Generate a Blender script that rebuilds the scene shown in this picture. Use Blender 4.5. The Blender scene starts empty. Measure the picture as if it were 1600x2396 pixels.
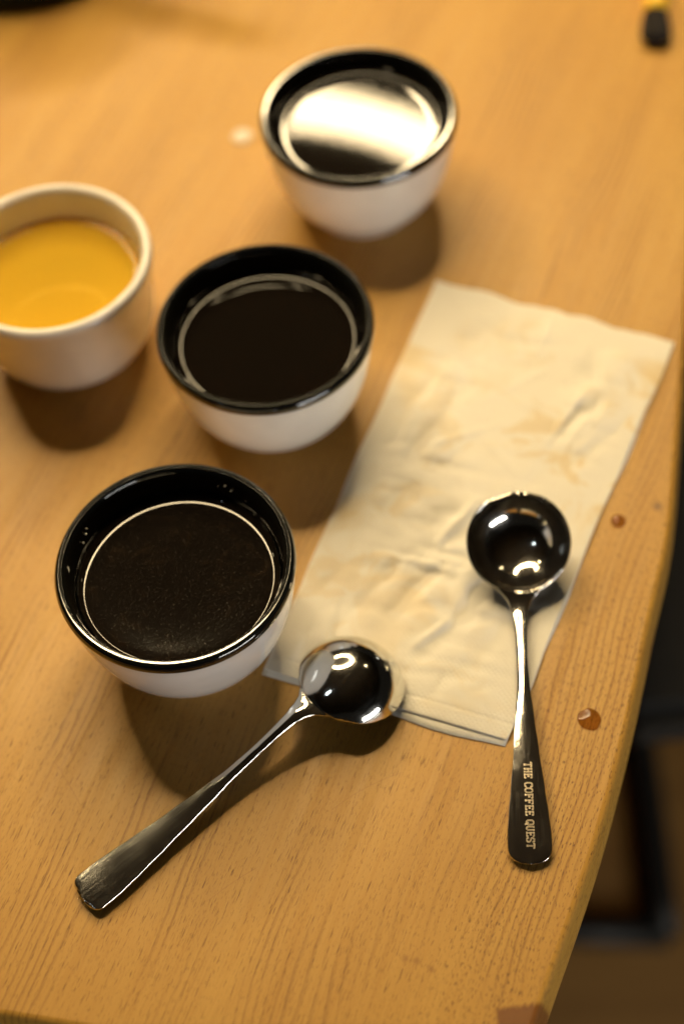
import bpy, bmesh, math, random
import numpy as np
from mathutils import Vector, Matrix, noise

random.seed(7)
S = bpy.context.scene
C = S.collection
R = math.radians

# ------------------------------------------------------------------ camera
F_PX, PITCH, ROLL, CAM_H = 3574.5, 0.98386, -0.10086, 0.55033
fw = Vector((0, math.cos(PITCH), -math.sin(PITCH)))
rt0 = Vector((1, 0, 0)); up0 = rt0.cross(fw)
rt = math.cos(ROLL) * rt0 + math.sin(ROLL) * up0
up = -math.sin(ROLL) * rt0 + math.cos(ROLL) * up0
cd = bpy.data.cameras.new('camera'); cam = bpy.data.objects.new('camera', cd); C.objects.link(cam)
cam.matrix_world = Matrix(((rt.x, up.x, -fw.x, 0), (rt.y, up.y, -fw.y, 0), (rt.z, up.z, -fw.z, CAM_H), (0, 0, 0, 1)))
cd.sensor_fit = 'VERTICAL'; cd.sensor_height = 36; cd.sensor_width = 24
cd.lens = 36 * F_PX / 2396
cd.clip_start = 0.02; cd.clip_end = 60
cd.dof.use_dof = True; cd.dof.focus_distance = 0.575; cd.dof.aperture_fstop = 2.9
S.camera = cam
S.render.resolution_x = 683; S.render.resolution_y = 1024

# ------------------------------------------------------------------ world, exposure
w = bpy.data.worlds.new('World'); S.world = w; w.use_nodes = True
bg = w.node_tree.nodes['Background']
bg.inputs[0].default_value = (1.0, 0.86, 0.66, 1); bg.inputs[1].default_value = 0.008
S.view_settings.view_transform = 'Standard'; S.view_settings.look = 'None'
S.view_settings.exposure = 0; S.view_settings.gamma = 1
S.cycles.caustics_reflective = False; S.cycles.caustics_refractive = False
S.cycles.max_bounces = 8; S.cycles.transparent_max_bounces = 12
S.cycles.sample_clamp_indirect = 6

RING_C = (-0.15, 1.32, 1.10); RING_R = 0.49; RING_E = 81
FRONT_POWER = 8.5

# ------------------------------------------------------------------ helpers
def tag(o, label=None, cat=None, group=None, kind=None):
    if label: o['label'] = label
    if cat: o['category'] = cat
    if group: o['group'] = group
    if kind: o['kind'] = kind
    return o

def empty(name, loc=(0, 0, 0), **k):
    o = bpy.data.objects.new(name, None); o.location = loc; o.empty_display_size = .01
    C.objects.link(o); return tag(o, **k)

def mk(name, verts, faces, mat, parent=None, smooth=True, loc=None, **k):
    me = bpy.data.meshes.new(name)
    me.from_pydata([tuple(v) for v in verts], [], faces); me.validate()
    bm = bmesh.new(); bm.from_mesh(me); bmesh.ops.recalc_face_normals(bm, faces=bm.faces); bm.to_mesh(me); bm.free()
    if smooth: me.polygons.foreach_set('use_smooth', [True] * len(me.polygons))
    me.materials.append(mat)
    o = bpy.data.objects.new(name, me); C.objects.link(o)
    if parent: o.parent = parent
    if loc: o.location = loc
    return tag(o, **k)

def lathe(prof, seg=128, closed=False):
    vs, fs = [], []
    rings = []
    for r, z in prof:
        if r < 1e-6:
            rings.append([len(vs)]); vs.append((0, 0, z))
        else:
            rings.append(list(range(len(vs), len(vs) + seg)))
            for i in range(seg):
                a = 2 * math.pi * i / seg; vs.append((r * math.cos(a), r * math.sin(a), z))
    n = len(rings)
    for k in range(n if closed else n - 1):
        A, B = rings[k], rings[(k + 1) % n]
        for i in range(seg):
            j = (i + 1) % seg
            if len(A) == 1 and len(B) == 1: continue
            if len(A) == 1: fs.append((A[0], B[i], B[j]))
            elif len(B) == 1: fs.append((A[i], A[j], B[0]))
            else: fs.append((A[i], A[j], B[j], B[i]))
    return vs, fs

def spline(pts, n=8):
    out = []
    P = [pts[0]] + list(pts) + [pts[-1]]
    for i in range(1, len(P) - 2):
        for k in range(n):
            t = k / n; o = []
            for d in range(len(pts[0])):
                a, b, c, e = P[i-1][d], P[i][d], P[i+1][d], P[i+2][d]
                o.append(.5 * (2*b + (c-a)*t + (2*a-5*b+4*c-e)*t*t + (3*b-a-3*c+e)*t**3))
            out.append(tuple(o))
    out.append(tuple(pts[-1])); return out

def box(name, lo, hi, mat, parent=None, bev=0, **k):
    bm = bmesh.new(); bmesh.ops.create_cube(bm, size=1)
    for v in bm.verts:
        v.co = Vector([(lo[i] + hi[i]) / 2 + v.co[i] * (hi[i] - lo[i]) for i in range(3)])
    if bev: bmesh.ops.bevel(bm, geom=bm.edges[:], offset=bev, segments=2, affect='EDGES')
    me = bpy.data.meshes.new(name); bm.to_mesh(me); bm.free(); me.materials.append(mat)
    o = bpy.data.objects.new(name, me); C.objects.link(o)
    if parent: o.parent = parent
    return tag(o, **k)

def tube(name, pts, rad, mat, parent=None, seg=12, **k):
    vs, fs = [], []
    n = len(pts)
    for i, p in enumerate(pts):
        p = Vector(p); d = (Vector(pts[min(i+1, n-1)]) - Vector(pts[max(i-1, 0)])).normalized()
        a = d.cross(Vector((0, 0, 1)));  a = (a if a.length > .01 else d.cross(Vector((1, 0, 0)))).normalized(); b = d.cross(a)
        rr = rad[i] if isinstance(rad, (list, tuple)) else rad
        for j in range(seg):
            t = 2 * math.pi * j / seg; vs.append(p + (a * math.cos(t) + b * math.sin(t)) * rr)
    for i in range(n - 1):
        for j in range(seg):
            q = (j + 1) % seg; fs.append((i*seg+j, i*seg+q, (i+1)*seg+q, (i+1)*seg+j))
    fs.append(tuple(range(seg))); fs.append(tuple(range((n-1)*seg, n*seg)))
    return mk(name, vs, fs, mat, parent, **k)

# ------------------------------------------------------------------ materials
class NT:
    def __init__(s, name):
        s.m = bpy.data.materials.new(name); s.m.use_nodes = True; s.t = s.m.node_tree
        s.b = s.t.nodes['Principled BSDF']; s.out = s.t.nodes['Material Output']
    def n(s, ty, **k):
        nd = s.t.nodes.new(ty)
        for a, v in k.items(): setattr(nd, a, v)
        return nd
    def l(s, a, b): s.t.links.new(a, b)
    def val(s, sock, v):
        if hasattr(v, 'is_linked') or hasattr(v, 'node'): s.l(v, sock)
        else: sock.default_value = v
    def math(s, op, a, b=0.0, c=None, clamp=False):
        nd = s.n('ShaderNodeMath', operation=op, use_clamp=clamp)
        s.val(nd.inputs[0], a); s.val(nd.inputs[1], b)
        if c is not None: s.val(nd.inputs[2], c)
        return nd.outputs[0]
    def mix(s, f, a, b, mode='MIX'):
        nd = s.n('ShaderNodeMix', data_type='RGBA', blend_type=mode)
        s.val(nd.inputs[0], f); s.val(nd.inputs[6], a); s.val(nd.inputs[7], b); return nd.outputs[2]
    def noise(s, vec, scale, detail=2, rough=.5, dim='3D', dist=0):
        nd = s.n('ShaderNodeTexNoise', noise_dimensions=dim)
        if vec is not None: s.l(vec, nd.inputs['Vector'])
        nd.inputs['Scale'].default_value = scale; nd.inputs['Detail'].default_value = detail
        nd.inputs['Roughness'].default_value = rough; nd.inputs['Distortion'].default_value = dist
        return nd.outputs[0]
    def ramp(s, v, lo, hi, a=0.0, b=1.0, sm=True):
        nd = s.n('ShaderNodeMapRange', interpolation_type='SMOOTHSTEP' if sm else 'LINEAR')
        s.val(nd.inputs[0], v)
        for i, x in enumerate((lo, hi, a, b)): nd.inputs[i + 1].default_value = x
        return nd.outputs[0]
    def mapping(s, vec, scale=(1, 1, 1), rot=0, loc=(0, 0, 0)):
        nd = s.n('ShaderNodeMapping'); s.l(vec, nd.inputs[0])
        nd.inputs['Scale'].default_value = scale; nd.inputs['Rotation'].default_value = (0, 0, rot); nd.inputs['Location'].default_value = loc
        return nd.outputs[0]
    def bump(s, h, strength, dist, normal=None):
        nd = s.n('ShaderNodeBump'); nd.inputs['Strength'].default_value = strength; nd.inputs['Distance'].default_value = dist
        s.l(h, nd.inputs['Height'])
        if normal is not None: s.l(normal, nd.inputs['Normal'])
        return nd.outputs[0]
    def set(s, **k):
        for a, v in k.items(): s.val(s.b.inputs[a.replace('_', ' ')], v)

def obj_coord(N): return N.n('ShaderNodeTexCoord').outputs['Object']

def wood():
    N = NT('oiled oak')
    P = obj_coord(N)
    g = N.mapping(P, rot=R(-64))                       # x' runs along the grain
    sep = N.n('ShaderNodeSeparateXYZ'); N.l(g, sep.inputs[0]); gx, gy = sep.outputs[0], sep.outputs[1]
    # broad tone
    broad = N.noise(N.mapping(g, (4, 22, 22)), 1, 3, .55)
    fib = N.noise(N.mapping(g, (30, 900, 900)), 1, 4, .65)
    fib2 = N.noise(N.mapping(g, (12, 260, 260)), 1, 3, .6)
    # growth rings: spacing about 4 mm near the right edge, wider and fainter elsewhere
    warp = N.noise(N.mapping(g, (5, 14, 14), loc=(3, 1, 0)), 1, 2, .5)
    warp2 = N.noise(N.mapping(g, (60, 160, 160)), 1, 2, .6)
    ph = N.math('ADD', N.math('MULTIPLY', gy, 290.0), N.math('ADD', N.math('MULTIPLY', warp, 9.0), N.math('MULTIPLY', warp2, .55)))
    fr = N.math('FRACT', ph)
    ring = N.ramp(fr, .50, .90)                        # slow rise, sharp fall = latewood line
    ringf = N.math('MULTIPLY', ring, N.ramp(fr, 1.0, .93))
    # where ring lines are strong (towards the right edge of the board) and where pores are
    right = N.ramp(gy, -.018, -.062)
    amp = N.math('MAXIMUM', right, N.math('MULTIPLY', N.ramp(N.noise(N.mapping(g, (6, 40, 40), loc=(7, 2, 0)), 1, 1), .48, .62), .5))
    ringm = N.math('MULTIPLY', ringf, amp)
    base = N.mix(N.ramp(broad, .3, .7), (.460, .247, .041, 1), (.525, .300, .058, 1))
    base = N.mix(N.math('MULTIPLY', N.ramp(fib, .35, .7), .35), base, (.385, .185, .028, 1))
    base = N.mix(N.math('MULTIPLY', N.ramp(fib2, .45, .75), .30), base, (.365, .172, .029, 1))
    base = N.mix(N.math('MULTIPLY', ringm, N.ramp(fib2, .2, .65, .55, 1.0)), base, (.18, .066, .012, 1))
    # pores: short dark dashes in loose rows
    p1 = N.noise(N.mapping(g, (420, 2300, 2300)), 1, 1, .5)
    p2 = N.noise(N.mapping(g, (150, 2300, 2300), loc=(5, 9, 0)), 1, 1, .5)
    dens = N.noise(N.mapping(g, (10, 70, 70), loc=(1, 4, 0)), 1, 2, .6)
    rows = N.math('ADD', N.math('MULTIPLY', ringf, .04), N.math('MULTIPLY', dens, .13))
    left = N.ramp(gy, .03, .085)
    por1 = N.math('MULTIPLY', N.ramp(N.math('ADD', p1, rows), .675, .735), N.ramp(left, 0, 1, 1, .35))
    por2 = N.math('MULTIPLY', N.ramp(N.math('ADD', p2, rows), .725, .785), N.ramp(left, 0, 1, .25, 1))
    por = N.math('MAXIMUM', por1, por2)
    col = N.mix(N.math('MULTIPLY', por, .78), base, (.115, .042, .010, 1))
    # knot near the right edge, faint pin marks, dark square-ended stain by the corner
    def spot(x, y, r0, r1, sx=1, sy=1):
        v = N.n('ShaderNodeVectorMath', operation='SUBTRACT'); N.l(P, v.inputs[0]); v.inputs[1].default_value = (x, y, 0)
        q = N.mapping(v.outputs[0], (sx, sy, 0))
        ln = N.n('ShaderNodeVectorMath', operation='LENGTH'); N.l(q, ln.inputs[0])
        d = N.math('ADD', ln.outputs['Value'], N.math('MULTIPLY', N.math('SUBTRACT', N.noise(P, 700, 2), .5), .0016))
        return N.ramp(d, r1, r0)
    col = N.mix(N.math('MULTIPLY', spot(.1343, .3526, .0002, .0036), .75), col, (.14, .07, .035, 1))
    for x, y in ((.0065, .1702), (.0105, .1690), (.0155, .1655)):
        col = N.mix(N.math('MULTIPLY', spot(x, y, .0001, .0022), .5), col, (.22, .085, .02, 1))
    st = N.n('ShaderNodeSeparateXYZ'); N.l(P, st.inputs[0])
    jag = N.math('MULTIPLY', N.math('SUBTRACT', N.noise(N.mapping(g, (30, 900, 900)), 1, 2), .5), .004)
    sm = N.math('MULTIPLY', N.ramp(N.math('ADD', st.outputs[1], jag), .1508, .1485), N.ramp(N.math('ADD', st.outputs[0], N.math('MULTIPLY', jag, .5)), .0355, .0375))
    col = N.mix(N.math('MULTIPLY', sm, .92), col, (.17, .060, .010, 1))
    # hairline scratches
    def scratch(x, y, ang, L, bend):
        v = N.n('ShaderNodeVectorMath', operation='SUBTRACT'); N.l(P, v.inputs[0]); v.inputs[1].default_value = (x, y, 0)
        q = N.mapping(v.outputs[0], rot=-ang); s2 = N.n('ShaderNodeSeparateXYZ'); N.l(q, s2.inputs[0])
        yy = N.math('ADD', s2.outputs[1], N.math('MULTIPLY', N.math('MULTIPLY', s2.outputs[0], s2.outputs[0]), bend))
        return N.math('MULTIPLY', N.ramp(N.math('ABSOLUTE', yy), .00022, .00008), N.ramp(N.math('ABSOLUTE', s2.outputs[0]), L, L * .8))
    for a in ((-.002, .2375, R(24), .017, 6), (-.117, .252, R(-62), .012, 3), (.02, .226, R(60), .008, -8), (-.055, .205, R(30), .012, 4)):
        col = N.mix(N.math('MULTIPLY', scratch(*a), .35), col, (.28, .12, .03, 1))
    N.set(Base_Color=col, Roughness=N.ramp(fib2, .3, .7, .40, .52), Specular_IOR_Level=.42)
    hgt = N.math('SUBTRACT', N.math('MULTIPLY', fib, .35), N.math('ADD', por, N.math('MULTIPLY', ringm, .3)))
    N.set(Normal=N.bump(hgt, .35, .0003))
    return N.m

def ceramic(name, col, rough=.12, coat=.6, bump=0, spots=False):
    N = NT(name); P = obj_coord(N)
    big = N.noise(P, 45, 3, .5)
    c2 = tuple(c * .93 for c in col[:3]) + (1,)
    colr = N.mix(N.ramp(big, .35, .65), col, c2)
    N.set(Base_Color=colr, Roughness=N.ramp(N.noise(P, 300, 3), .3, .7, rough * .8, rough * 1.3), Specular_IOR_Level=.5)
    N.b.inputs['Coat Weight'].default_value = coat; N.b.inputs['Coat Roughness'].default_value = .04
    N.set(Normal=N.bump(N.noise(P, 110, 2), .08, .0006))
    return N.m

def steel(name='polished steel', smudge=.5, tint=(.80, .78, .73, 1)):
    N = NT(name); P = obj_coord(N)
    sm = N.ramp(N.noise(P, 120, 6, .75, dist=.4), .42, .80)
    fine = N.noise(N.mapping(P, (60, 1800, 900)), 1, 3, .6)
    N.set(Base_Color=tint, Metallic=1.0, Roughness=N.math('ADD', N.math('MULTIPLY', sm, .20 * smudge), N.ramp(fine, .3, .8, .07, .13)))
    N.set(Normal=N.bump(N.math('ADD', N.noise(P, 35, 1), N.math('MULTIPLY', fine, .03)), .04, .0006))
    return N.m

def paper():
    N = NT('tissue paper'); P = obj_coord(N)
    st = N.ramp(N.noise(P, 26, 3, .55, dist=.7), .50, .66)
    sy = N.n('ShaderNodeSeparateXYZ'); N.l(P, sy.inputs[0])
    mask = N.math('MULTIPLY', N.ramp(N.noise(P, 11, 1), .36, .54), N.math('MULTIPLY', N.ramp(sy.outputs[1], .28, .37, .35, 1), N.ramp(sy.outputs[1], .47, .445)))
    st2 = N.ramp(N.noise(N.mapping(P, loc=(2, 5, 0)), 40, 4, .6, dist=1.0), .54, .62)
    f = N.math('MULTIPLY', N.math('MAXIMUM', st, N.math('MULTIPLY', st2, .6)), mask)
    col = N.mix(N.math('MULTIPLY', f, .8), (.79, .755, .67, 1), (.68, .51, .24, 1))
    fibre = N.noise(P, 900, 3, .7)
    vor = N.n('ShaderNodeTexVoronoi', feature='F1'); N.l(N.mapping(P, rot=R(-26)), vor.inputs['Vector']); vor.inputs['Scale'].default_value = 620
    vor.inputs['Randomness'].default_value = .25
    dots = N.ramp(vor.outputs['Distance'], .15, .45)
    h = N.math('ADD', N.math('MULTIPLY', fibre, .5), N.math('MULTIPLY', dots, .5))
    N.set(Base_Color=col, Roughness=.95, Specular_IOR_Level=.1, Normal=N.bump(h, .55, .00025))
    tl = N.n('ShaderNodeBsdfTranslucent'); N.l(col, tl.inputs[0]); mx = N.n('ShaderNodeMixShader'); mx.inputs[0].default_value = .05
    N.l(N.b.outputs[0], mx.inputs[1]); N.l(tl.outputs[0], mx.inputs[2]); N.l(mx.outputs[0], N.out.inputs['Surface'])
    return N.m

def coffee_mat(name, grounds):
    N = NT(name); P = obj_coord(N)
    sp = N.ramp(N.noise(P, 1900, 3, .85), .60, .72)
    dens = N.ramp(N.noise(P, 38, 3, .6, dist=1.2), .25, .62, .35, 1)
    br = N.math('MULTIPLY', sp, dens)
    swirl = N.ramp(N.noise(N.mapping(P, (1, 1, 1)), 60, 4, .7, dist=2.2), .5, .75)
    a, b = (.0065, .0048, .0036, 1), (.060, .037, .017, 1)
    if grounds:
        col = N.mix(N.math('MULTIPLY', br, .75), N.mix(N.math('MULTIPLY', swirl, .35), a, (.035, .022, .012, 1)), b)
        N.set(Specular_IOR_Level=N.ramp(br, 0, .5, .5, .08), Base_Color=col, Roughness=N.ramp(br, 0, .6, .035, .5), Normal=N.bump(N.noise(P, 60, 2), .02, .0006))
    else:
        col = N.mix(N.math('MULTIPLY', swirl, .3), a, (.014, .007, .004, 1))
        N.set(Base_Color=col, Roughness=.03, Normal=N.bump(N.noise(P, 60, 2), .02, .0006))
    N.b.inputs['IOR'].default_value = 1.40
    return N.m

def clear_liquid(name, tint, absorb=None, dens=60, diffuse_mix=0, diffuse_col=(1, 1, 1, 1)):
    """light passes straight through a tinted surface, with a Fresnel gloss on top"""
    N = NT(name); N.t.nodes.remove(N.b)
    tr = N.n('ShaderNodeBsdfTransparent'); tr.inputs[0].default_value = tint
    gl = N.n('ShaderNodeBsdfGlossy'); gl.inputs['Roughness'].default_value = .03
    fr = N.n('ShaderNodeFresnel'); fr.inputs[0].default_value = 1.36
    geo = N.n('ShaderNodeNewGeometry')
    fac = N.math('MULTIPLY', fr.outputs[0], N.math('SUBTRACT', 1.0, geo.outputs['Backfacing']))
    mx = N.n('ShaderNodeMixShader'); N.l(fac, mx.inputs[0]); N.l(tr.outputs[0], mx.inputs[1]); N.l(gl.outputs[0], mx.inputs[2])
    surf_ = mx.outputs[0]
    if diffuse_mix:
        df = N.n('ShaderNodeBsdfDiffuse'); df.inputs[0].default_value = diffuse_col
        m2 = N.n('ShaderNodeMixShader'); m2.inputs[0].default_value = diffuse_mix; N.l(tr.outputs[0], m2.inputs[1]); N.l(df.outputs[0], m2.inputs[2])
        N.l(m2.outputs[0], mx.inputs[1])
    N.l(surf_, N.out.inputs['Surface'])
    if absorb:
        v = N.n('ShaderNodeVolumeAbsorption'); v.inputs[0].default_value = absorb; v.inputs[1].default_value = dens
        N.l(v.outputs[0], N.out.inputs['Volume'])
    return N.m

def simple(name, col, rough=.5, metal=0, var=.15, scale=40, emit=None, power=0):
    N = NT(name); P = obj_coord(N)
    d = tuple(c * (1 - var) for c in col[:3]) + (1,)
    N.set(Base_Color=N.mix(N.noise(P, scale, 3), col, d), Roughness=rough, Metallic=metal)
    if emit: N.set(Emission_Color=emit, Emission_Strength=power)
    return N.m

M_wood = wood()
M_white = ceramic('white glaze', (.78, .76, .72, 1))
M_black = ceramic('black glaze', (.0055, .006, .0055, 1), rough=.06, coat=.7)
M_cream = ceramic('cream glaze', (.82, .78, .71, 1), rough=.10)
M_steel = steel()
M_steel_b = steel('worn steel', .28, (.74, .74, .70, 1))
M_letter = simple('etched steel', (.72, .62, .46, 1), .45, 1.0)
M_paper = paper()
M_cof_g = coffee_mat('coffee with fine grounds', True)
M_cof = coffee_mat('black coffee', False)
M_tea = clear_liquid('golden tea', (1, .97, .88, 1), (1.0, .86, .10, 1), 26, .50, (.86, .56, .045, 1))
M_water = clear_liquid('water', (1.0, .97, .93, 1), diffuse_mix=.6, diffuse_col=(1.0, .93, .82, 1))  # pale diffuse share stands in for light focused through the clear drop
M_amber = clear_liquid('amber drop', (.90, .76, .54, 1), diffuse_mix=.25, diffuse_col=(.34, .15, .03, 1))
M_floor = None

# ------------------------------------------------------------------ table
def table():
    # outline of the near corner: right side bows outwards, front side is straight
    right = spline([(.262, .90), (.2165, .640), (.188, .520), (.1535, .388), (.1395, .338), (.1247, .3005), (.1045, .249), (.0823, .1995), (.053, .1435), (.0475, .1335)], 6)
    front = [(.0435, .1282), (.0385, .1246), (.0325, .1226), (.0260, .1219), (.0190, .1226), (.0100, .1246), (-.05, .1385), (-.155, .1655), (-.60, .26), (-1.0, .335)]
    pts = [(-1.0, 1.15), (.30, 1.15)] + right + front
    c = Vector((-.2, .6))
    T = .026
    ins = [(0, -.0035 - .0), (.0012, -.0015), (.0032, 0)]       # bevel: inset, height
    rings = [(0.0010, -T), (0, -T + .001), (0, -.0165), (.0022, -.0034), (.0028, -.0015), (.0038, -.0004), (.0052, 0)]
    n = len(pts); vs, fs = [], []
    nrm = []
    for i in range(n):
        a = Vector(pts[i-1]); b = Vector(pts[(i+1) % n]); d = (b - a).normalized(); q = Vector((d.y, -d.x))
        if q.dot(Vector(pts[i]) - c) < 0: q = -q
        nrm.append(q)
    for off, z in rings:
        for i in range(n):
            p = Vector(pts[i]) - nrm[i] * off; vs.append((p.x, p.y, z))
    for k in range(len(rings) - 1):
        for i in range(n):
            j = (i + 1) % n; fs.append((k*n+i, k*n+j, (k+1)*n+j, (k+1)*n+i))
    fs.append(tuple(range((len(rings)-1)*n, len(rings)*n))); fs.append(tuple(range(n-1, -1, -1)))
    t = empty('table', (0, 0, -.75), label='light oak table with a bowed right side and a pale rounded edge', cat='table')
    o = mk('tabletop', vs, fs, M_wood, t, smooth=False); o.location = (0, 0, .75)
    me = o.data
    for p in me.polygons: p.use_smooth = len(p.vertices) == 4
    dark = simple('blackened steel', (.012, .012, .012, 1), .5)
    for x, y in ((-.9, 1.05), (.2, 1.05), (-.9, .42), (-.12, .26)):
        b = box('leg', (x - .022, y - .022, 0), (x + .022, y + .022, .75 - T - .0006), dark, t, .002)
    return t
table()

# ------------------------------------------------------------------ floor and chair behind the edge
def floor():
    N = NT('dark floor boards'); P = obj_coord(N)
    n = N.noise(N.mapping(P, (3, 26, 1), rot=R(20)), 1, 4, .6)
    N.set(Base_Color=N.mix(N.ramp(n, .3, .7), (.30, .165, .045, 1), (.22, .115, .03, 1)), Roughness=.6)
    return mk('floor', [(-4, -4, -.75), (5, -4, -.75), (5, 6, -.75), (-4, 6, -.75)], [(0, 1, 2, 3)], N.m, kind='structure')
floor()

def chair():
    dark = simple('black powder coat', (.010, .011, .011, 1), .55)
    sm = simple('black seat cloth', (.012, .012, .011, 1), .9)
    z0 = -.75
    t = empty('chair', (.33, .60, z0), label='black chair with a bent tube base on the brown floor beside the table', cat='chair')
    def L(p): return (p[0] - .33, p[1] - .60, p[2] - z0)
    A, B, D = (.2505, .580, z0 + .014), (.2361, .395, z0 + .014), (.06, .421, z0 + .014)
    tube('side_rail', [L(p) for p in spline([(.262, .86, z0 + .014), A, B], 4)], .0125, dark, t)
    tube('side_rail', [L(p) for p in spline([(.62, .86, z0 + .014), (.62, .60, z0 + .014), (.63, .40, z0 + .014)], 4)], .0125, dark, t)
    tube('cross_rail', [L(p) for p in (B, (.16, .406, z0 + .014), D)], .0115, dark, t)
    tube('cross_rail', [L(p) for p in ((.262, .86, z0 + .014), (.62, .86, z0 + .014))], .0115, dark, t)
    for x, y in ((.262, .84), (.62, .84)):
        tube('leg', [L((x, y, z0 + .014)), L((x, y - .02, z0 + .43))], .0125, dark, t)
    box('seat', L((.155, .390, z0 + .41)), L((.66, .90, z0 + .455)), sm, t, .012)
    box('backrest', L((.60, .60, z0 + .55)), L((.645, .98, z0 + .84)), sm, t, .014)
    return t
chair()

# ------------------------------------------------------------------ cups
OUT = [(0, .0022), (.0235, .0022), (.0250, .0006), (.0262, 0), (.0280, .0004), (.0293, .0030), (.0330, .0072), (.0375, .0138),
       (.0412, .0225), (.0437, .0325), (.0452, .0420), (.0459, .0490), (.04625, .0518)]
LIP = [(.04625, .0518), (.04650, .0528), (.04645, .0540), (.04615, .0550), (.04565, .0557), (.04505, .0561), (.04475, .05622), (.0445, .05624), (.0437, .05624),
       (.04345, .0562), (.0432, .0559), (.0429, .0554), (.0424, .0545), (.0419, .0532), (.0411, .0492), (.0404, .0455), (.0396, .0410), (.0362, .0305), (.0285, .0190), (.0200, .0105), (.0100, .0072), (0, .0066)]
def bowl_cup(x, y, rz, label, cof_label, z_c, r_c, cm):
    r_c += .0003
    t = empty('cupping_bowl', (x, y, .0004), label=label, cat='bowl', group='white bowls with black insides')
    t.rotation_euler[2] = rz
    prof = spline(OUT, 5)
    prof = [p for p in prof] + [(.0450, .0518), (.0428, .0400), (.0350, .0200), (.018, .0060), (0, .0045)]
    vs, fs = lathe(prof, 160)
    mk('body', vs, fs, M_white, t)
    prof = [(.0451, .0518)] + [(r + .0001, z) for r, z in spline(LIP, 5)[:12]] + [p for p in spline(LIP, 5)[12:]]
    vs, fs = lathe(prof, 192)
    mk('black_lining', vs, fs, M_black, t)
    # coffee with a small meniscus climbing the wall
    m = [((r_c - .0065) * k / 12, z_c) for k in range(12)]
    for k in range(0, 29):
        q = r_c - .0065 * (1 - k / 28) ** 1.5; m.append((q, z_c + .0018 * (math.exp(-(r_c - q) / .0013) - math.exp(-.0065 / .0013))))
    m2 = [(r_c - .0006, z_c - .004), (0, z_c - .004)]
    vs, fs = lathe([(0, z_c)] + m[1:] + m2, 160)
    if cm is M_cof_g:
        for ang, rr, zz, sz in ((2.62, .0408, .0500, .00045), (2.70, .0403, .0487, .00035), (2.58, .0412, .0513, .0003), (1.05, .0411, .0512, .0004), (.98, .0407, .0500, .0004), (1.13, .0406, .0497, .0003), (.80, .0404, .0488, .00025)):
            bv, bf = lathe([(0, sz), (sz * .7, sz * .7), (sz, 0), (sz * .7, -sz * .7), (0, -sz)], 8)
            ar = ang - rz
            mk('splash_bead', bv, bf, M_white, t, loc=(rr * math.cos(ar), rr * math.sin(ar), zz))
    c = mk('coffee', vs, fs, cm, loc=(x, y, .0004)); c.rotation_euler[2] = rz * 1.7
    tag(c, cof_label, 'coffee', 'coffee in the bowls')
bowl_cup(-.0657, .3140, 0.3, 'nearest black lined bowl in sharp focus, with the face-down spoon at its side', 'dark coffee flecked with fine grounds in the nearest bowl', .0425, .0392, M_cof_g)
bowl_cup(-.0246, .4286, 1.1, 'middle black lined bowl, between the nearest bowl and the farthest one, beside the napkin', 'flat black coffee without reflections in the middle bowl', .0432, .0394, M_cof)
bowl_cup(.0264, .5522, 2.0, 'farthest black lined bowl, blurred, standing beyond the napkin', 'black coffee with a wide cream band of light reflected, in the farthest bowl', .0452, .0396, M_cof)

def white_cup(x, y):
    t = empty('ramekin', (x, y, .0004), label='plain white straight-sided bowl cut off by the left side of the photo', cat='bowl')
    prof = spline([(0, .002), (.0250, .002), (.0265, 0), (.0285, .0003), (.0320, .0024), (.0370, .0080), (.0405, .0170), (.0424, .0280), (.0434, .0400),
                   (.0446, .0470), (.0455, .0515), (.04575, .0540), (.0450, .0562), (.0432, .0570), (.0415, .0560), (.0404, .0530), (.0392, .0440), (.0378, .0330),
                   (.0350, .0230), (.0290, .0160), (.0180, .0125), (0, .0115)], 5)
    vs, fs = lathe(prof, 160); mk('body', vs, fs, M_cream, t)
    zl = .0400
    inner = [(.0386, zl + .0014), (.0380, zl - .004), (.0371, .0325), (.0343, .0233), (.0284, .0165), (.0177, .0131), (0, .0121)]
    vs, fs = lathe([(0, zl), (.02, zl), (.0345, zl), (.0355, zl + .00005), (.0365, zl + .0002), (.0374, zl + .0005), (.0381, zl + .0011)] + inner, 128)
    c = mk('tea', vs, fs, M_tea, loc=(x, y, .0004)); tag(c, 'golden yellow tea in the plain white bowl', 'tea')
white_cup(-.1176, .4791)

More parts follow.
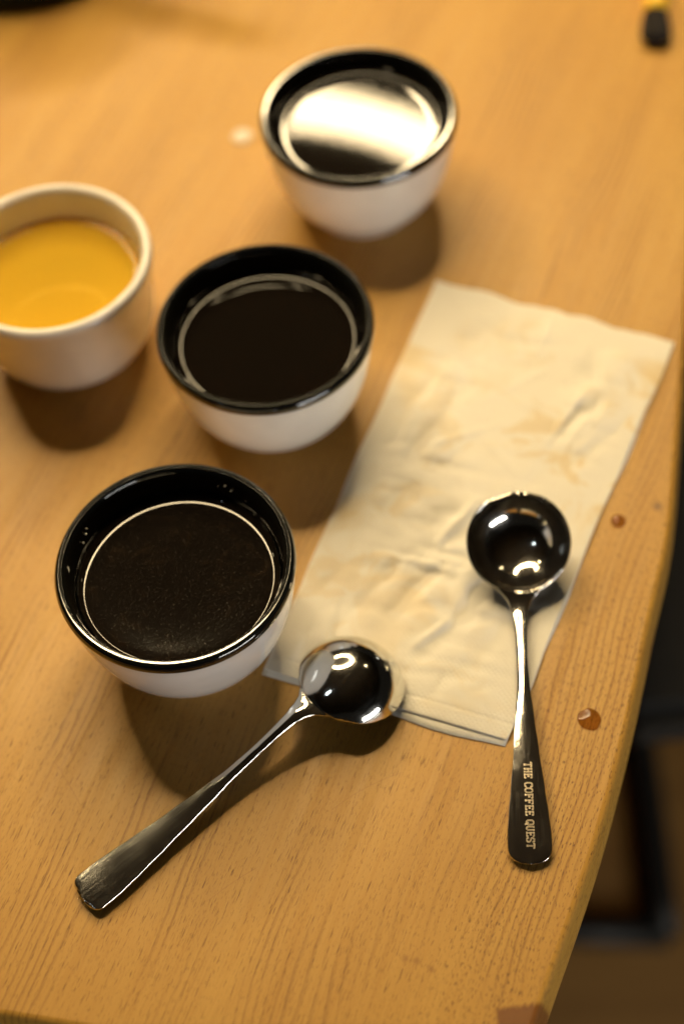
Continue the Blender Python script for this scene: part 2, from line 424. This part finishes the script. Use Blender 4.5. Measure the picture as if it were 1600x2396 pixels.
# ------------------------------------------------------------------ napkin
NAP = [Vector((.0558, .4920)), Vector((.1592, .4398)), Vector((.0550, .2510)), Vector((-.0381, .2927))]
def nap_pt(u, v, ext=0.0):                      # u across, v from far edge to near edge
    a = NAP[0].lerp(NAP[1], u); b = NAP[3].lerp(NAP[2], u)
    return a.lerp(b, v)
SP2 = (.0705, .3298, .0193, R(-96.2), R(3.0))
SP1 = (-.0030, .2795, .0094, R(-144.8), R(7))
CREASES = [(.085, .425, .55, .022, .9), (.060, .400, .35, .020, .8), (.100, .448, 1.2, .018, .7), (.050, .355, .9, .018, .8),
           (.030, .335, -.3, .020, .6), (.072, .385, 2.2, .014, .7), (.030, .300, .7, .014, .7), (.105, .405, 1.0, .020, .6)]
def crease(p):
    q = Vector((p.x * 26, p.y * 26, .3)); wv = Vector((noise.noise(q), noise.noise(q + Vector((7, 3, 1))), 0))
    out = 0
    for ang, sx, sy, am, sd in ((.75, 38, 110, .60, 0), (-.35, 50, 140, .45, 9), (1.25, 80, 190, .22, 4), (.2, 150, 260, .05, 2)):
        a = p.x * math.cos(ang) + p.y * math.sin(ang); b = -p.x * math.sin(ang) + p.y * math.cos(ang)
        h = noise.noise(Vector((a * sx, b * sy, sd)) + wv * 1.1)
        out += am * (h + .35 * (1 - math.sqrt(h * h + .012) * 2))
    k = noise.noise(Vector((p.x * 20, p.y * 20, 11))) * 1.6 + .75
    for cx, cy, ca, ln, hh in CREASES:                 # a few sharp folds left by wiping
        a = (p.x - cx) * math.cos(ca) + (p.y - cy) * math.sin(ca); b = -(p.x - cx) * math.sin(ca) + (p.y - cy) * math.cos(ca) + .0015 * math.sin(a * 90)
        out += hh * max(0, 1 - abs(b) / .0028) * max(0, 1 - (a / ln) ** 2)
    return out * min(1.25, max(.25, k)) + .35 * noise.noise(Vector((p.x * 18, p.y * 18, 5)))
def napkin():
    t = empty('paper_napkin', (0, 0, 0), label='creased white paper napkin with yellow stains, folded, under both spoons', cat='napkin')
    def layer(name, z0, dz, nearoff, amp, nu, nv, seed, th=.00022):
        top, vs, fs = [], [], []
        for j in range(nv + 1):
            for i in range(nu + 1):
                u, v = i / nu, j / nv
                p = nap_pt(u, v)
                e = noise.noise(Vector((u * 7, seed, 0))) * .0030
                if v < .06: p = p + (NAP[0] - NAP[3]).normalized() * e * (1 - v / .06)
                # near edge pushed towards the viewer for the lower layers
                nd = (NAP[3] - NAP[0]).normalized()
                p = p + nd * nearoff(u) * max(0, (v - .6) / .4) ** 2
                p = p + (NAP[1] - NAP[0]).normalized() * noise.noise(Vector((v * 5, seed + 3, 0))) * .0016 * (abs(u - .5) * 2) ** 2
                bd = min(u, 1 - u, v * 2, (1 - v) * 2)
                mask = min(1, bd / .22); mask = mask * mask * (3 - 2 * mask)
                cz = crease(p) * amp * (.10 + .90 * mask)
                # hold the napkin down beneath the bowls of the spoons
                z = z0 + dz(u, v) + cz
                dd = math.hypot(p.x - SP2[0] , p.y - SP2[1])
                if dd < .026: k_ = min(1, (.026 - dd) / .012); z = z * (1 - k_) + min(z, z0 + .0004) * k_
                top.append(Vector((p.x, p.y, max(z, z0 * .7))))
        n = len(top); vs = [v for v in top] + [v - Vector((0, 0, th)) for v in top]
        W1 = nu + 1
        for j in range(nv):
            for i in range(nu):
                a = j * W1 + i; fs.append((a, a + 1, a + 1 + W1, a + W1)); fs.append((n + a, n + a + W1, n + a + 1 + W1, n + a + 1))
        for i in range(nu):
            fs.append((i, n + i, n + i + 1, i + 1)); a = nv * W1 + i; fs.append((a, a + 1, n + a + 1, n + a))
        for j in range(nv):
            a = j * W1; fs.append((a, a + W1, n + a + W1, n + a)); a += nu; fs.append((a, n + a, n + a + W1, a + W1))
        return mk(name, vs, fs, M_paper, t)
    def bow(u): return .25 + .75 * math.exp(-((u - .74) / .20) ** 2)
    def puff(u, v):
        L = .0011 * bow(u)
        if v > .955: return L * math.sqrt(max(0, 1 - ((v - .955) / .045) ** 2)) - (.00035 * math.exp(-((v - .968) / .0022) ** 2))
        return L * max(0, (v - .80) / .155) ** 1.6
    layer('lower_fold', .0006, lambda u, v: 0, lambda u: .0030 * bow(u) + .0012, 0, 40, 60, 11)
    layer('top_fold', .0013, puff, lambda u: 0, .0024, 150, 320, 2)
napkin()

# ------------------------------------------------------------------ spoons
BR, BD = .0205, .0140                            # bowl radius and depth
RS = (BR * BR + BD * BD) / (2 * BD)
KINK = R(25)
HW = [(.0205, .0072), (.0235, .0048), (.027, .0036), (.032, .0027), (.040, .00215), (.050, .00210), (.062, .0024), (.076, .0036), (.090, .0048), (.106, .0064), (.115, .0074), (.122, .0080), (.1265, .0081)]
S_END = .1340
END_S, END_P = .1270, 2.6
def lerp_tab(tab, s):
    for (a, va), (b, vb) in zip(tab, tab[1:]):
        if s <= b:
            u = max(0, (s - a) / (b - a)); u = u * u * (3 - 2 * u) * .5 + u * .5; return va + (vb - va) * u
    return tab[-1][1]
def half_w(s):
    circ = math.sqrt(max(0, BR * BR - s * s)) if abs(s) < BR else 0
    if s < .010: return circ
    neck = .0072 + (.0205 - s) * .55 if s < .0205 else lerp_tab(HW, s)
    w_ = max(circ, neck) + .0007 * math.exp(-((s - .0175) / .003) ** 2)
    if s > END_S:
        u = (s - END_S) / (S_END - END_S); w_ = .0081 * (1 - u ** END_P) ** .5 if u < 1 else 0
    return max(w_, 0)
def slope(s):                                     # angle of the centre line
    if s < .017: return -KINK
    if s < .036:
        u = (s - .017) / .019; u = u * u * (3 - 2 * u); return -KINK + (KINK + R(6.5)) * u
    u = (s - .036) / (S_END - .036); return R(6.5) - R(12.5) * u
def center_line():
    out = [(-BR, 0, 0)]; ds = .0005; s = -BR; x = z = 0; tab = []
    while s < S_END + ds:
        tab.append((s, x, z)); a = slope(s + ds / 2); x += math.cos(a) * ds; z += math.sin(a) * ds; s += ds
    o = min(tab, key=lambda q: abs(q[0])); return [(s, x - o[1], z - o[2]) for s, x, z in tab]
CL = center_line()
def cl(s):
    i = min(max(int((s + BR) / .0005), 0), len(CL) - 2); a, b = CL[i], CL[i+1]; u = (s - a[0]) / .0005
    return a[1] + (b[1] - a[1]) * u, a[2] + (b[2] - a[2]) * u
def height(s, y):
    r2 = s * s + y * y
    h = -(math.sqrt(max(RS * RS - r2, 0)) - (RS - BD)) if r2 < BR * BR * 1.0 else 0
    h = min(h, 0)
    if s > .012:                                   # soften where the bowl runs out into the neck
        d = max(0, 1 - (s - .012) / .012); h *= 1
    return h
def surf(s, t, crown=0.0):
    w_ = half_w(s); y = w_ * t
    h = height(s, y)
    if s > .022: h += min(1, (s - .022) / .01) * (1 - t * t) * (.0008 if s < .06 else .0008 - .0004 * min(1, (s - .06) / .04))
    x, z = cl(s); a = slope(s)
    return Vector((x - math.sin(a) * h, y, z + math.cos(a) * h))
def spoon_mesh(name, mat, parent):
    ss = [-BR * math.cos(math.pi * k / 2 / 26) for k in range(1, 26)] + [.0205 * math.sin(math.pi / 2 * k / 30) * 1.0 for k in range(0, 31)]
    ss = [-BR + .00001] + ss
    s = .0205
    while s < .1245: s += .0012; ss.append(s)
    ss += [END_S + (S_END - END_S) * min(.992, math.sin(math.pi / 2 * k / 12)) for k in range(0, 13)]
    ss = sorted(set(round(q, 7) for q in ss)); NT_ = 36
    ts = [math.sin(math.pi / 2 * (2 * k / NT_ - 1)) for k in range(NT_ + 1)]
    top = [[surf(min(s, S_END - 1e-6), t) for t in ts] for s in ss]
    P = np.array([[tuple(v) for v in row] for row in top])
    du = np.gradient(P, axis=0); dv = np.gradient(P, axis=1)
    nn = np.cross(du, dv); ln = np.linalg.norm(nn, axis=2, keepdims=True)
    for i, s in enumerate(ss):
        for k in range(NT_ + 1):
            if ln[i, k, 0] < 1e-14: nn[i, k] = (0, 0, 1); ln[i, k] = 1
    nn /= ln; nn[nn[..., 2] < 0] *= -1
    th = np.zeros(P.shape[:2])
    for i, s in enumerate(ss):
        b = .0010 if s < .016 else .0010 + .0016 * min(1, (s - .016) / .012) if s < .05 else .0026 - .0008 * min(1, (s - .05) / .04)
        for k, t in enumerate(ts): th[i, k] = b * (.55 + .45 * (1 - t * t)) if s > .02 else b
    B = P - nn * th[..., None]
    nS, nT = P.shape[:2]
    vs = [tuple(v) for v in P.reshape(-1, 3)] + [tuple(v) for v in B.reshape(-1, 3)]; fs = []
    o = nS * nT
    for i in range(nS - 1):
        for k in range(nT - 1):
            a = i * nT + k; fs.append((a, a + nT, a + nT + 1, a + 1)); fs.append((o + a, o + a + 1, o + a + nT + 1, o + a + nT))
    per = [k for k in range(nT)] + [i * nT + nT - 1 for i in range(1, nS)] + [(nS - 1) * nT + k for k in range(nT - 2, -1, -1)] + [i * nT for i in range(nS - 2, 0, -1)]
    # rounded edge
    cx = np.array([np.array(vs[a]) for a in per]); cb = np.array([np.array(vs[o + a]) for a in per])
    tg = np.roll(cx, -1, 0) - np.roll(cx, 1, 0); hh = cx - cb; out = np.cross(tg, hh); l2 = np.linalg.norm(out, axis=1, keepdims=True); l2[l2 < 1e-16] = 1; out /= l2
    cen = np.array([cl(max(0, min(.12, 0)))[0], 0, 0])
    mid = (cx + cb) / 2
    sgn = np.sign((out[:, 1] * mid[:, 1]).sum()) or 1
    mid = mid + out * sgn * np.minimum(np.linalg.norm(hh, axis=1), .0012)[:, None] * .35
    m0 = len(vs); vs += [tuple(v) for v in mid]
    n = len(per)
    for i in range(n):
        j = (i + 1) % n
        fs.append((per[i], per[j], m0 + j, m0 + i)); fs.append((m0 + i, m0 + j, o + per[j], o + per[i]))
    me_o = mk(name, vs, fs, mat, parent)
    bm = bmesh.new(); bm.from_mesh(me_o.data); bmesh.ops.remove_doubles(bm, verts=bm.verts, dist=1e-6)
    bmesh.ops.recalc_face_normals(bm, faces=bm.faces); bm.to_mesh(me_o.data); bm.free()
    me_o.data.polygons.foreach_set('use_smooth', [True] * len(me_o.data.polygons))
    return me_o

GLY = {  # slab serif letters as strokes on a 1 x .72 grid
 'T': [[(.36, 0), (.36, 1)], [(.0, .82), (.0, 1), (.72, 1), (.72, .82)], [(.2, 0), (.52, 0)]],
 'H': [[(.12, 0), (.12, 1)], [(.6, 0), (.6, 1)], [(.12, .5), (.6, .5)], [(0, 0), (.24, 0)], [(.48, 0), (.72, 0)], [(0, 1), (.24, 1)], [(.48, 1), (.72, 1)]],
 'E': [[(.14, 0), (.14, 1)], [(0, 1), (.68, 1), (.68, .8)], [(0, 0), (.7, 0), (.7, .2)], [(.14, .52), (.48, .52)], [(.48, .64), (.48, .4)]],
 'C': [[(.68, .72), (.66, 1), (.2, 1), (.03, .8), (.03, .2), (.2, 0), (.6, 0), (.7, .22)]],
 'O': [[(.2, 0), (.52, 0), (.7, .2), (.7, .8), (.52, 1), (.2, 1), (.02, .8), (.02, .2), (.2, 0)]],
 'F': [[(.14, 0), (.14, 1)], [(0, 1), (.68, 1), (.68, .8)], [(0, 0), (.3, 0)], [(.14, .52), (.48, .52)], [(.48, .64), (.48, .4)]],
 'Q': [[(.2, 0), (.52, 0), (.7, .2), (.7, .8), (.52, 1), (.2, 1), (.02, .8), (.02, .2), (.2, 0)], [(.36, .3), (.5, .1), (.6, -.16), (.76, -.12)]],
 'U': [[(.1, 1), (.1, .2), (.26, 0), (.46, 0), (.62, .2), (.62, 1)], [(0, 1), (.24, 1)], [(.5, 1), (.74, 1)]],
 'S': [[(.66, .74), (.62, 1), (.18, 1), (.04, .84), (.06, .62), (.64, .4), (.68, .16), (.54, 0), (.06, 0), (.04, .26)]]}
def lettering(parent, text, s0, size, pitch, y0, up_off):
    """outlined letters cut in the handle, reading away from the bowl, tops to +y"""
    vs, fs = [], []
    def on(s, y):
        w_ = half_w(s); p = surf(s, max(-1, min(1, y / w_))); return p + Vector((0, 0, up_off))
    s = s0
    for ch in text:
        if ch != ' ':
            for st in GLY[ch]:
                for dlt in (-.065, .065):
                    for a, b in zip(st, st[1:]):
                        A = Vector((a[0] * .86, a[1])); B = Vector((b[0] * .86, b[1])); d = (B - A)
                        if d.length < 1e-5: continue
                        d.normalize(); q = Vector((-d.y, d.x)); hw_ = .030
                        A = A + q * dlt - d * .03; B = B + q * dlt + d * .03
                        ids = []
                        for pt in (A - q * hw_, B - q * hw_, B + q * hw_, A + q * hw_):
                            v = on(s + pt.x * size * 1.02, y0 + (pt.y - .5) * size); ids.append(len(vs)); vs.append(v)
                        fs.append(tuple(ids))
        s += pitch if ch != ' ' else pitch * .62
    o = mk('lettering', vs, fs, M_letter, parent, smooth=False)
    o['label'] = 'engraved capitals reading THE COFFEE QUEST'
    return o

def place(name, px, py, pz, ang, pitch, flip, mat, **k):
    t = empty(name, (px, py, pz), **k)
    m = Matrix.Rotation(ang, 3, 'Z') @ Matrix.Rotation(pitch, 3, 'Y')
    if flip: m = m @ Matrix.Rotation(math.pi, 3, 'X')
    t.rotation_euler = m.to_euler()
    spoon_mesh('spoon_body', mat, t)
    return t
s2 = place('spoon', SP2[0], SP2[1], SP2[2], SP2[3], SP2[4], False, M_steel, label='steel cupping spoon lying bowl-up on the napkin, engraved handle pointing at the viewer', cat='spoon', group='cupping spoons')
lettering(s2, 'THE COFFEE QUEST', .0950, .0027, .0022, .0003, .00005)
END_S, END_P = .1290, 2.8
s1 = place('spoon', SP1[0], SP1[1], SP1[2], SP1[3], SP1[4], True, M_steel_b, label='steel cupping spoon lying face down on the napkin edge, rounded back up', cat='spoon', group='cupping spoons')

# ------------------------------------------------------------------ drops
def drop(x, y, r, hgt, mat, label, wob=.06, seed=0):
    vs, fs = [], []; seg, rg = 40, 10
    vs.append((0, 0, hgt))
    for k in range(1, rg + 1):
        u = math.sin(math.pi / 2 * k / rg)
        for i in range(seg):
            a = 2 * math.pi * i / seg; rr = r * u * (1 + wob * noise.noise(Vector((math.cos(a) * 1.3, math.sin(a) * 1.3, seed))))
            vs.append((rr * math.cos(a), rr * math.sin(a), hgt * max(0, (1 - u * u)) ** .55))
    for i in range(seg): fs.append((0, 1 + i, 1 + (i + 1) % seg))
    for k in range(rg - 1):
        for i in range(seg):
            j = (i + 1) % seg; a = 1 + k * seg; fs.append((a + i, a + seg + i, a + seg + j, a + j))
    fs.append(tuple(1 + (rg - 1) * seg + i for i in range(seg)))
    o = mk('water_drop', vs, fs, mat, loc=(x, y, .0003)); return tag(o, label, 'drop', 'drops on the table')
drop(-.0318, .6050, .0056, .0022, M_water, 'clear drop on the table beside the farthest bowl', seed=1)
drop(.1165, .3470, .0032, .0013, M_amber, 'amber drop beside the dark knot near the table edge', seed=2)
drop(.0883, .2570, .0047, .0010, M_amber, 'flat amber drop right of the engraved spoon handle', .18, seed=3)

# ------------------------------------------------------------------ brush at the far right
def brush():
    t = empty('brush', (0, 0, 0), label='blurred brush with dark bristles and a yellow handle at the top right', cat='brush')
    hair = simple('dark bristles', (.010, .006, .005, 1), .95, scale=900, var=.6)
    yel = simple('yellow lacquer', (.90, .55, .02, 1), .3)
    tip = Vector((.1900, .6405, .0050)); d = Vector((.007, .037, .003)).normalized()
    side = Vector((d.y, -d.x, 0)).normalized(); upv = side.cross(d)
    if upv.z < 0: upv = -upv
    vs, fs = [], []; seg = 24
    prof = [(0, .0038, .0022), (.0012, .0066, .0036), (.004, .0080, .0044), (.012, .0078, .0046), (.015, .0072, .0044), (.019, .0066, .0042), (.0215, .0062, .0041)]
    for s, a, b in prof:
        for i in range(seg):
            th = 2 * math.pi * i / seg; vs.append(tip + d * s + side * a * math.cos(th) + upv * b * math.sin(th))
    for k in range(len(prof) - 1):
        for i in range(seg):
            j = (i + 1) % seg; fs.append((k*seg+i, k*seg+j, (k+1)*seg+j, (k+1)*seg+i))
    fs.append(tuple(range(seg))); fs.append(tuple(range((len(prof)-1)*seg, len(prof)*seg)))
    mk('bristles', vs, fs, hair, t)
    pts = [tip + d * s for s in (.021, .024, .055, .075, .11, .16)]
    tube('handle', pts, [.0060, .0066, .0050, .0046, .0042, .0040], yel, t, 20)
brush()

# ------------------------------------------------------------------ dark pot in the far left corner
def pot():
    t = empty('pot', (-.150, .795, .0004), label='dark pot whose foot just shows at the top left corner', cat='pot')
    m = ceramic('dark green glaze', (.018, .022, .014, 1), .3, .2)
    vs, fs = lathe(spline([(0, .002), (.058, .0), (.066, .003), (.072, .015), (.071, .04), (.060, .075), (.052, .090), (.050, .0915), (.048, .090), (.055, .07), (.064, .04), (.06, .012), (0, .008)], 4), 96)
    mk('body', vs, fs, m, t)
    tube('handle', [(.064, -.02, .062), (.10, -.035, .068), (.135, -.05, .066)], [.008, .009, .007], m, t)
pot()

# ------------------------------------------------------------------ lamps of the room (seen only as reflections), and an added floor spot
def ring_lamp():
    x, y, z = RING_C
    t = empty('ring_lamp', (x, y, z), label='round glowing ring pendant hanging above the far side of the table', cat='lamp')
    m = simple('lit ring diffuser', (.9, .9, .9, 1), .5, emit=(1.0, .76, .42, 1), power=RING_E)
    k = simple('black lamp metal', (.02, .02, .02, 1), .5)
    vs, fs = lathe([(RING_R - .018, 0), (RING_R + .018, 0), (RING_R + .021, .003), (RING_R + .021, .034), (RING_R - .021, .034), (RING_R - .021, .003)], 128, closed=True)
    mk('diffuser', vs, fs, m, t, smooth=False)
    vs, fs = lathe([(RING_R - .023, .0345), (RING_R + .023, .0345), (RING_R + .023, .050), (RING_R - .023, .050)], 96, closed=True)
    mk('housing', vs, fs, k, t, smooth=False)
    for a in range(3):
        th = 2 * math.pi * a / 3 + .5
        tube('cable', [(RING_R * math.cos(th), RING_R * math.sin(th), .050), (0, 0, .9)], .0015, k, t, 6)
ring_lamp()

def area(name, loc, size, power, col, target):
    l = bpy.data.lights.new(name, 'AREA'); l.energy = power; l.size = size[0]; l.size_y = size[1]; l.shape = 'RECTANGLE'; l.color = col
    o = bpy.data.objects.new(name, l); C.objects.link(o); o.location = loc
    o.rotation_euler = (Vector(target) - Vector(loc)).to_track_quat('-Z', 'Y').to_euler(); return o
area('low_front_light', (.80, -.75, .060), (.72, .085), FRONT_POWER, (1.0, .97, .92), (-.02, .40, .03))  # low source at front right, shaped wide and flat to fill the bowl fronts

sp = bpy.data.lights.new('floor_fill_spot', 'SPOT'); sp.energy = 14; sp.color = (1, .72, .40); sp.spot_size = R(27); sp.spot_blend = .5; sp.shadow_soft_size = .04  # added spot that brightens the floor and chair base, no known lamp
so = bpy.data.objects.new('floor_fill_spot', sp); C.objects.link(so); so.location = (.92, -.62, .62)
so.rotation_euler = (Vector((.28, .46, -.75)) - so.location).to_track_quat('-Z', 'Y').to_euler()
def ceiling():
    m = simple('dim plaster', (.06, .05, .042, 1), .9, var=.7, scale=1.6)
    mk('ceiling', [(-5, -5, 2.4), (6, -5, 2.4), (6, 7, 2.4), (-5, 7, 2.4)], [(0, 1, 2, 3)], m, kind='structure')
ceiling()

def bulb(loc, r, e, col, label):
    m = simple('lit bulb glass', (1, 1, 1, 1), .5, emit=col, power=e)
    vs, fs = lathe([(0, -r)] + [(r * math.sin(a), -r * math.cos(a)) for a in [math.pi * k / 10 for k in range(1, 10)]] + [(r * .3, r * 1.5), (0, r * 1.5)], 20)
    t = empty('bulb_lamp', loc, label=label, cat='lamp', group='small bulbs of the room')
    mk('bulb', vs, fs, m, t)
    tube('cord', [(0, 0, r * 1.5), (0, 0, 1.0)], .003, simple('cord black', (.02, .02, .02, 1), .5), t, 6)
bulb((-1.05, 1.15, 1.35), .030, 55, (1, .80, .45, 1), 'small warm bulb hanging left of the ring pendant')
bulb((1.35, 1.35, 1.50), .035, 40, (1, .78, .42, 1), 'small warm bulb hanging right of the ring pendant')
bulb((-1.2, -.30, 1.70), .030, 40, (.85, .95, 1, 1), 'small cool bulb hanging behind the viewer')
